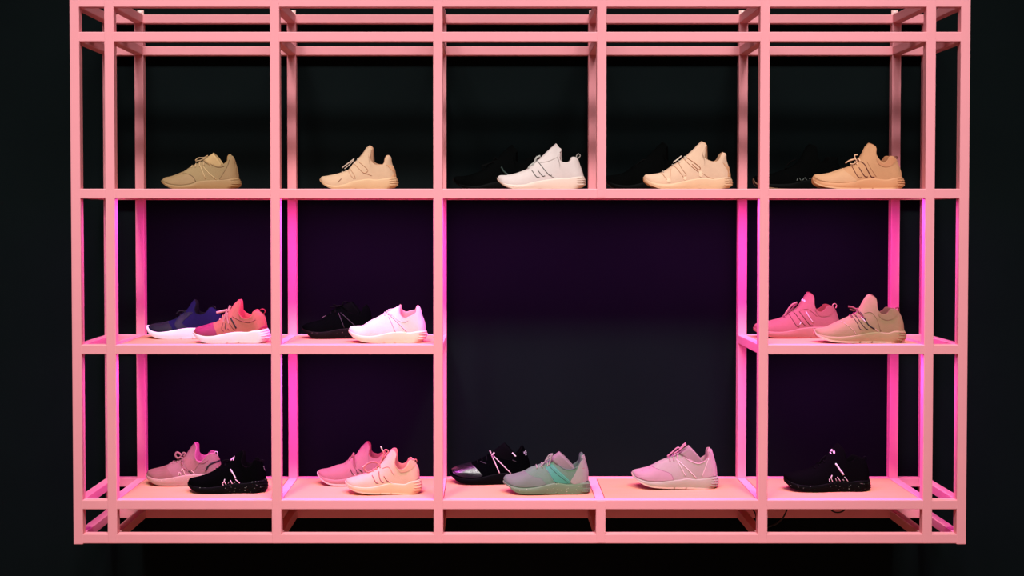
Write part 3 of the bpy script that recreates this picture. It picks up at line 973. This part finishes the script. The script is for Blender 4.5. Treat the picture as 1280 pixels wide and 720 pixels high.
S16 = dict(key='black_white_cord', c=dict(up=BLACK, sole=(11, 13, 13), speck=(0.20, 0.21, 0.19, 1), lin=(7, 6, 7), lace=(10, 10, 11), tab=(16, 14, 16)),
    inst=[(78, 500), (100, 465), (200, 440), (330, 400), (450, 340), (540, 270), (620, 230), (690, 170), (750, 110), (790, 95)],
    collar=[(790, 95), (808, 130), (782, 200), (792, 272), (850, 312), (920, 282), (950, 222), (1000, 215), (1040, 235)],
    heel=[(1040, 235), (1070, 300), (1100, 400), (1105, 470)],
    stop=[(78, 520), (140, 560), (260, 585), (420, 580), (540, 560), (680, 535), (850, 525), (960, 500), (1110, 468)],
    bot=[(78, 530), (110, 590), (160, 630), (240, 655), (700, 662), (1070, 650), (1128, 590), (1132, 525), (1110, 468)],
    cords=[('stripe', [(635, 345), (670, 400), (705, 465)], 0.0024, (245, 232, 226)), ('side_cord', [(540, 560), (530, 530), (545, 520)], 0.0014, (236, 214, 206)),
           ('side_cord', [(550, 515), (562, 475)], 0.0018, (245, 230, 224)), ('side_cord', [(558, 510), (578, 550)], 0.0013, (230, 208, 200)), ('side_cord', [(605, 535), (615, 510)], 0.0012, (150, 138, 132)),
           ('side_cord', [(632, 488), (662, 538)], 0.0014, (236, 214, 206)), ('side_cord', [(690, 525), (700, 508)], 0.0012, (150, 138, 132)), ('side_cord', [(702, 478), (758, 530)], 0.0015, (236, 214, 206)),
           ('stripe', [(1062, 310), (1085, 370)], 0.0013, (120, 112, 110))],
    rungs=[(450, 342), (510, 295), (570, 255)],
    bow=[([(520, 245), (570, 225), (620, 225)], 0.0028, -0.012), ([(560, 260), (600, 245), (640, 215)], 0.0026, -0.004)],
    tab=[(1035, 250), (1050, 222), (1075, 225), (1072, 260)],
    logos=[([[(655, 205), (668, 180), (678, 195), (668, 215)], [(672, 200), (692, 170), (690, 205), (672, 232)], [(640, 215), (652, 200), (655, 225), (645, 232)]], (240, 190, 205))])

S17 = dict(key='mauve_pink', lift=0.008, c=dict(up=(179, 115, 118), sole=(189, 130, 126), out=(248, 226, 222), outth=0.0052, lin=(170, 84, 86), lace=(181, 105, 111)),
    inst=[(95, 430), (120, 405), (230, 385), (340, 345), (460, 310), (540, 230), (600, 210), (660, 120), (740, 35)],
    collar=[(740, 35), (775, 80), (782, 130), (770, 190), (800, 232), (880, 252), (930, 222), (970, 185), (1010, 180)],
    heel=[(1010, 180), (1050, 260), (1080, 350), (1090, 440)],
    stop=[(95, 440), (140, 490), (220, 525), (330, 540), (450, 530), (560, 500), (700, 480), (900, 470), (1090, 445)],
    bot=[(95, 450), (130, 520), (200, 580), (280, 610), (400, 617), (1000, 615), (1050, 608), (1115, 560), (1112, 490), (1090, 445)],
    cords=[('side_cord', [(530, 400), (560, 462), (575, 465)], 0.0014, (90, 30, 40)), ('side_cord', [(640, 400), (690, 440)], 0.0016, (60, 20, 26)),
           ('side_cord', [(600, 400), (625, 450), (640, 445)], 0.0014, (90, 30, 40)), ('side_cord', [(575, 470), (600, 485)], 0.0014, (240, 180, 176))],
    rungs=[(470, 300), (520, 255), (570, 220)],
    bow=[([(432, 395), (500, 300), (550, 225), (575, 180)], 0.0024, -0.012), ([(445, 375), (520, 300), (565, 230)], 0.0020, 0.0), ([(572, 185), (580, 300), (595, 440)], 0.0034, -0.034)])

S18 = dict(key='pale_peach', lift=0.01, k=0.68, c=dict(up=(222, 182, 147), sole=(226, 194, 149), out=(250, 220, 188), outth=0.0046, lin=(206, 120, 110), lace=(226, 130, 122), tab=(214, 116, 100)),
    inst=[(75, 490), (100, 462), (220, 430), (350, 385), (440, 340), (530, 270), (580, 220), (640, 130), (680, 75)],
    collar=[(680, 75), (730, 100), (747, 150), (727, 220), (742, 292), (790, 337), (840, 327), (880, 287), (905, 232), (940, 207), (975, 215)],
    heel=[(975, 215), (1010, 260), (1045, 340), (1055, 450)], cw=0.031,
    stop=[(75, 500), (130, 545), (250, 575), (400, 580), (520, 560), (640, 530), (740, 530), (860, 535), (930, 500), (1060, 462)],
    bot=[(75, 510), (110, 580), (200, 635), (330, 665), (550, 675), (900, 675), (1030, 655), (1085, 605), (1090, 550), (1060, 462)],
    patches=[('collar_band', [(740, 300), (790, 347), (850, 338), (900, 290), (930, 220), (1000, 265), (960, 330), (880, 375), (790, 380)], (212, 160, 122))],
    cords=[('side_cord', [(425, 420), (480, 520), (508, 524)], 0.0014, (150, 70, 70)), ('side_cord', [(515, 370), (525, 460), (560, 516), (580, 512)], 0.0014, (150, 70, 70)),
           ('side_cord', [(580, 430), (620, 490), (650, 506)], 0.0014, (160, 80, 72)), ('seam', [(560, 330), (640, 310), (690, 380), (720, 420)], 0.0010, (200, 130, 110)), ('seam', [(650, 500), (690, 530)], 0.0011, (248, 214, 190))],
    rungs=[(440, 342), (485, 308), (530, 272)],
    bow=[([(515, 290), (450, 350), (365, 378), (320, 335), (335, 290), (400, 250), (490, 255), (520, 285)], 0.0028, -0.014), ([(520, 285), (560, 200), (580, 130), (565, 105)], 0.0028, -0.004), ([(520, 285), (580, 190), (640, 100), (600, 85), (570, 110)], 0.0026, 0.004)],
    tips=[([(566, 100), (540, 40)], 0.0022, -0.004, (250, 224, 200)), ([(300, 310), (330, 290)], 0.0018, -0.012, (250, 224, 200))],
    tab=[(970, 265), (980, 218), (1008, 212), (1018, 248)])

S19 = dict(key='black_gloss', c=dict(up=(5, 6, 7), sole=(7, 8, 9), lin=(5, 5, 5), tongue=(9, 9, 11), lace=(14, 14, 16)), patch_rough=0.18, patch_spec=0.6,
    inst=[(75, 440), (88, 410), (160, 365), (280, 330), (420, 290), (520, 240), (620, 180)],
    collar=[(620, 180), (700, 232), (800, 262), (900, 262), (980, 192), (1040, 90)],
    heel=[(1045, 85), (1090, 180), (1130, 300), (1150, 420)],
    stop=[(75, 450), (140, 490), (260, 525), (400, 530), (520, 505), (640, 475), (760, 455), (1000, 450), (1150, 432)],
    bot=[(75, 460), (130, 520), (200, 575), (280, 595), (450, 602), (700, 600), (1000, 600), (1140, 585), (1188, 535), (1180, 480), (1150, 432)],
    sock=((600, 195), (800, 45), (975, 250)),
    patches=[('toe_overlay', [(100, 425), (170, 372), (280, 338), (380, 350), (450, 420), (510, 490), (400, 515), (260, 508), (150, 470)], (30, 26, 32))],
    cords=[('stripe', [(635, 225), (690, 350), (735, 455)], 0.0019, (232, 206, 206)), ('stripe', [(655, 225), (770, 340), (885, 455)], 0.0019, (226, 202, 202)),
           ('stripe', [(905, 280), (955, 300)], 0.0012, (30, 30, 32)), ('stripe', [(480, 300), (560, 330)], 0.0016, (40, 40, 44))],
    rungs=[(440, 282), (500, 252), (560, 218)],
    tips=[([(606, 155), (622, 192)], 0.0026, -0.02, (240, 216, 214)), ([(668, 180), (630, 222)], 0.0030, -0.024, (236, 200, 212)), ([(903, 183), (958, 240)], 0.0024, -0.025, (250, 240, 240))],
    logos=[([[(1050, 175), (1066, 165), (1070, 195), (1058, 200)], [(1070, 155), (1085, 150), (1095, 185), (1080, 190)], [(1070, 200), (1090, 195), (1090, 215), (1076, 218)]], (170, 165, 170))])

S20 = dict(key='sage', c=dict(up=(111, 143, 115), sole=(122, 146, 112), speck=(0.40, 0.42, 0.30, 1), lin=(90, 110, 96), tongue=(156, 134, 134), lace=(176, 164, 156)),
    inst=[(45, 440), (70, 405), (180, 385), (300, 350), (400, 295), (540, 245), (640, 190), (700, 150)],
    collar=[(700, 150), (740, 222), (830, 297), (930, 317), (1000, 290), (1068, 210), (1070, 130), (1090, 100)],
    heel=[(1090, 100), (1110, 130), (1140, 240), (1165, 350), (1165, 480)],
    stop=[(45, 470), (110, 530), (240, 570), (360, 575), (500, 560), (640, 525), (760, 505), (900, 525), (1000, 515), (1100, 495), (1185, 482)],
    bot=[(45, 490), (110, 550), (180, 610), (270, 645), (400, 655), (600, 652), (1000, 655), (1130, 645), (1190, 600), (1195, 540), (1185, 482)],
    sock=((650, 180), (782, 84), (992, 300)),
    patches=[('heel_counter', [(1072, 215), (1080, 140), (1095, 112), (1135, 250), (1160, 355), (1162, 478), (1060, 500), (930, 515), (1000, 370)], (170, 162, 150)),
             ('toe_overlay', [(70, 430), (180, 392), (305, 356), (440, 420), (540, 450), (605, 520), (480, 548), (360, 560), (240, 552), (120, 510)], (117, 128, 113)),
             ('strap', [(600, 290), (665, 245), (790, 350), (935, 495), (905, 512), (760, 500), (720, 495), (660, 400)], (74, 157, 126))],
    cords=[('seam', [(310, 358), (440, 421), (545, 452), (607, 522)], 0.0009, (86, 92, 82)), ('seam', [(660, 290), (760, 390), (900, 500)], 0.0013, (22, 50, 42)), ('seam', [(630, 340), (690, 440), (740, 505)], 0.0011, (40, 74, 62)),
           ('stripe', [(670, 265), (790, 365), (928, 490)], 0.0012, (110, 180, 156)), ('stripe', [(615, 320), (690, 450), (728, 505)], 0.0010, (140, 176, 156)),
           ('seam', [(740, 230), (830, 310), (930, 330), (1010, 305)], 0.0010, (90, 110, 96)), ('stripe', [(1090, 312), (1125, 306)], 0.0010, (190, 80, 90))],
    rungs=[(480, 265), (550, 240), (620, 202)],
    bow=[([(498, 338), (580, 240), (660, 160), (690, 120)], 0.0025, -0.014), ([(650, 275), (668, 200), (690, 125)], 0.0032, -0.018), ([(600, 210), (660, 130), (700, 120)], 0.0024, 0.002)])

S21 = dict(key='lilac', c=dict(up=(187, 170, 156), sole=(191, 183, 161), out=(250, 226, 204), outth=0.0052, lin=(196, 148, 146), tongue=(172, 140, 139), lace=(224, 150, 170)),
    inst=[(50, 440), (70, 420), (180, 395), (290, 365), (400, 300), (520, 250), (620, 205), (700, 165)],
    collar=[(700, 165), (760, 232), (860, 297), (940, 322), (1010, 290), (1063, 240), (1060, 150), (1080, 120)],
    heel=[(1080, 120), (1100, 140), (1140, 270), (1165, 370), (1175, 480)],
    stop=[(50, 455), (110, 520), (220, 565), (400, 580), (560, 560), (700, 545), (780, 530), (900, 540), (1000, 530), (1100, 510), (1185, 492)],
    bot=[(50, 465), (90, 540), (180, 600), (280, 640), (420, 660), (900, 670), (1130, 655), (1192, 610), (1200, 550), (1185, 492)],
    sock=((660, 180), (800, 86), (990, 300)),
    patches=[('heel_counter', [(1068, 255), (1070, 160), (1085, 130), (1135, 270), (1160, 370), (1172, 478), (1080, 505), (985, 515), (1030, 390)], (199, 168, 166)),
             ('toe_overlay', [(75, 435), (180, 402), (295, 372), (430, 420), (560, 470), (605, 545), (480, 562), (380, 568), (230, 552), (120, 510)], (194, 151, 155))],
    cords=[('stripe', [(645, 280), (710, 400), (762, 498)], 0.0016, (246, 214, 204)), ('stripe', [(640, 275), (780, 400), (905, 527)], 0.0018, (246, 214, 204)),
           ('seam', [(298, 374), (432, 420), (562, 472), (607, 547)], 0.0011, (150, 84, 104)), ('stripe', [(1068, 265), (1020, 400), (980, 500)], 0.0014, (244, 206, 200)), ('seam', [(730, 245), (850, 312), (940, 335), (1020, 305)], 0.0012, (240, 196, 196)),
           ('seam', [(105, 500), (170, 530), (250, 552)], 0.0012, (180, 110, 120)), ('seam', [(190, 425), (215, 470)], 0.0008, (196, 130, 148)), ('seam', [(240, 410), (268, 458)], 0.0008, (196, 130, 148)), ('seam', [(285, 395), (315, 445)], 0.0008, (196, 130, 148))],
    rungs=[(540, 246), (590, 222), (640, 196)],
    bow=[([(520, 240), (590, 180), (660, 122), (690, 135)], 0.0030, -0.010), ([(690, 150), (720, 100), (765, 62)], 0.0032, -0.004), ([(600, 205), (690, 145), (770, 80)], 0.0024, -0.016)])

S22 = dict(key='black_emblem', c=dict(up=(11, 10, 12), sole=(11, 12, 11), speck=(0.16, 0.17, 0.15, 1), lin=(5, 5, 5), lace=(9, 9, 10), tab=(9, 9, 10)),
    inst=[(55, 455), (75, 440), (200, 410), (330, 385), (430, 350), (520, 280), (600, 200), (660, 140), (745, 40)],
    collar=[(745, 40), (800, 80), (850, 140), (860, 220), (880, 282), (940, 272), (1000, 222), (1050, 230), (1110, 240)],
    heel=[(1110, 240), (1140, 290), (1170, 400), (1175, 495)],
    stop=[(55, 480), (120, 540), (220, 580), (360, 600), (500, 595), (640, 570), (760, 545), (900, 550), (1050, 530), (1180, 502)],
    bot=[(55, 490), (90, 560), (140, 620), (220, 655), (400, 678), (700, 680), (1000, 676), (1150, 662), (1195, 620), (1190, 550), (1180, 502)],
    cords=[('stripe', [(735, 305), (790, 385), (842, 456)], 0.0030, (250, 240, 238)), ('side_cord', [(662, 555), (652, 520), (665, 505)], 0.0013, (226, 204, 200)), ('side_cord', [(672, 500), (690, 460)], 0.0018, (246, 226, 222)),
           ('side_cord', [(678, 505), (698, 550)], 0.0013, (226, 204, 200)), ('side_cord', [(748, 538), (735, 505)], 0.0013, (200, 180, 176)), ('side_cord', [(758, 485), (798, 538)], 0.0013, (226, 204, 200)),
           ('side_cord', [(845, 535), (832, 515)], 0.0013, (200, 180, 176)), ('side_cord', [(852, 482), (902, 545)], 0.0013, (226, 204, 200))],
    rungs=[(440, 345), (500, 298), (560, 245)],
    bow=[([(520, 300), (560, 240), (610, 200)], 0.0028, -0.012)],
    tab=[(1105, 255), (1112, 215), (1138, 215), (1138, 260)],
    logos=[([[(665, 145), (685, 112), (705, 130), (690, 150)], [(700, 150), (725, 135), (732, 170), (712, 182)], [(660, 160), (675, 158), (690, 180), (670, 175)]], (250, 205, 220))])

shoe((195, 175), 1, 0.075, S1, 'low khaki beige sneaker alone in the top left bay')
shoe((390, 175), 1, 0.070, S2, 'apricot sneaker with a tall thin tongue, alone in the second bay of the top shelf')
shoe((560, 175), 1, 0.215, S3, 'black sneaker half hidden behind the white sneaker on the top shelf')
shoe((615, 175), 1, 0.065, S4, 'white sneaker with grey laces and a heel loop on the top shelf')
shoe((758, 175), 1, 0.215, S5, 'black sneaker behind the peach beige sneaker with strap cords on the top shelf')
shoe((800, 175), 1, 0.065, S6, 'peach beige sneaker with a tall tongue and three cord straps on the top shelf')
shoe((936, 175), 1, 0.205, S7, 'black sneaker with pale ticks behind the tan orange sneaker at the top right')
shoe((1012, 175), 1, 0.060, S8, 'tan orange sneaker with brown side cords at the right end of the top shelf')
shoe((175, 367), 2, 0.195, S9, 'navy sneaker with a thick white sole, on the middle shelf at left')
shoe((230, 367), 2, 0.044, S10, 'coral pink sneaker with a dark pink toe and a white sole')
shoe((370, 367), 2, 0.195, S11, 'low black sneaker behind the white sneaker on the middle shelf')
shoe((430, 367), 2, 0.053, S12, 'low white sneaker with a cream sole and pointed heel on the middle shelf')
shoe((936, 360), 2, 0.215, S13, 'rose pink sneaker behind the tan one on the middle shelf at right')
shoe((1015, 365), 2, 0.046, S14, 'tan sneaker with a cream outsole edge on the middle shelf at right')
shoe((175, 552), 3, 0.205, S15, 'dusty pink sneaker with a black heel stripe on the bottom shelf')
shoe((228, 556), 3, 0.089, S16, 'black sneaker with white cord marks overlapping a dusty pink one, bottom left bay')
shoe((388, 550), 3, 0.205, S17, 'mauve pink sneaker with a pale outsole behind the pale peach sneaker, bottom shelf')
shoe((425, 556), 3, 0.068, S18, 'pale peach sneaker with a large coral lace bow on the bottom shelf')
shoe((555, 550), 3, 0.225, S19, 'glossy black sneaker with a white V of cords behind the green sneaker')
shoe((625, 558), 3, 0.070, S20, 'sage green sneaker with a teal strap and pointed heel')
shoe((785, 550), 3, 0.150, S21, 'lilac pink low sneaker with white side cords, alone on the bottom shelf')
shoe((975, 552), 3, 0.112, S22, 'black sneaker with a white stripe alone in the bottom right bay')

# ------------------------------------------------------------------ cables under the bottom shelf
def cable(pts, r, label):
    P = [unproj(u, v, y) for u, v, y in pts]
    C = catmull([tuple(p) for p in P], 8)
    base = Vector(C[0])
    bm = bmesh.new()
    tube_bm(bm, [Vector(c) - base for c in C], r, 8)
    o = link('power_cable', bm, M_CABLE, None, base, True)
    o['label'] = label
    o['category'] = 'cable'
    o['group'] = 'cables under the bottom shelf'
    return o


cable([(990, 616, 0.30), (986, 630, 0.30), (982.5, 640, 0.30), (978, 648, 0.305), (970, 655, 0.31), (955, 660, 0.32)], 0.0028, 'black power cable hanging slantwise under the bottom right shelf board')
cable([(1030, 616, 0.31), (1034, 630, 0.31), (1041, 639, 0.31), (1048, 640.5, 0.31), (1055, 638, 0.31), (1062, 628, 0.31), (1066, 616, 0.31)], 0.0026, 'black power cable in a shallow loop below the black sneaker at right')
cable([(925, 616, 0.26), (936, 633, 0.26), (942, 638, 0.26), (945, 645, 0.26), (944, 655, 0.27)], 0.0026, 'black power cable drooping by the post left of the lone black sneaker')
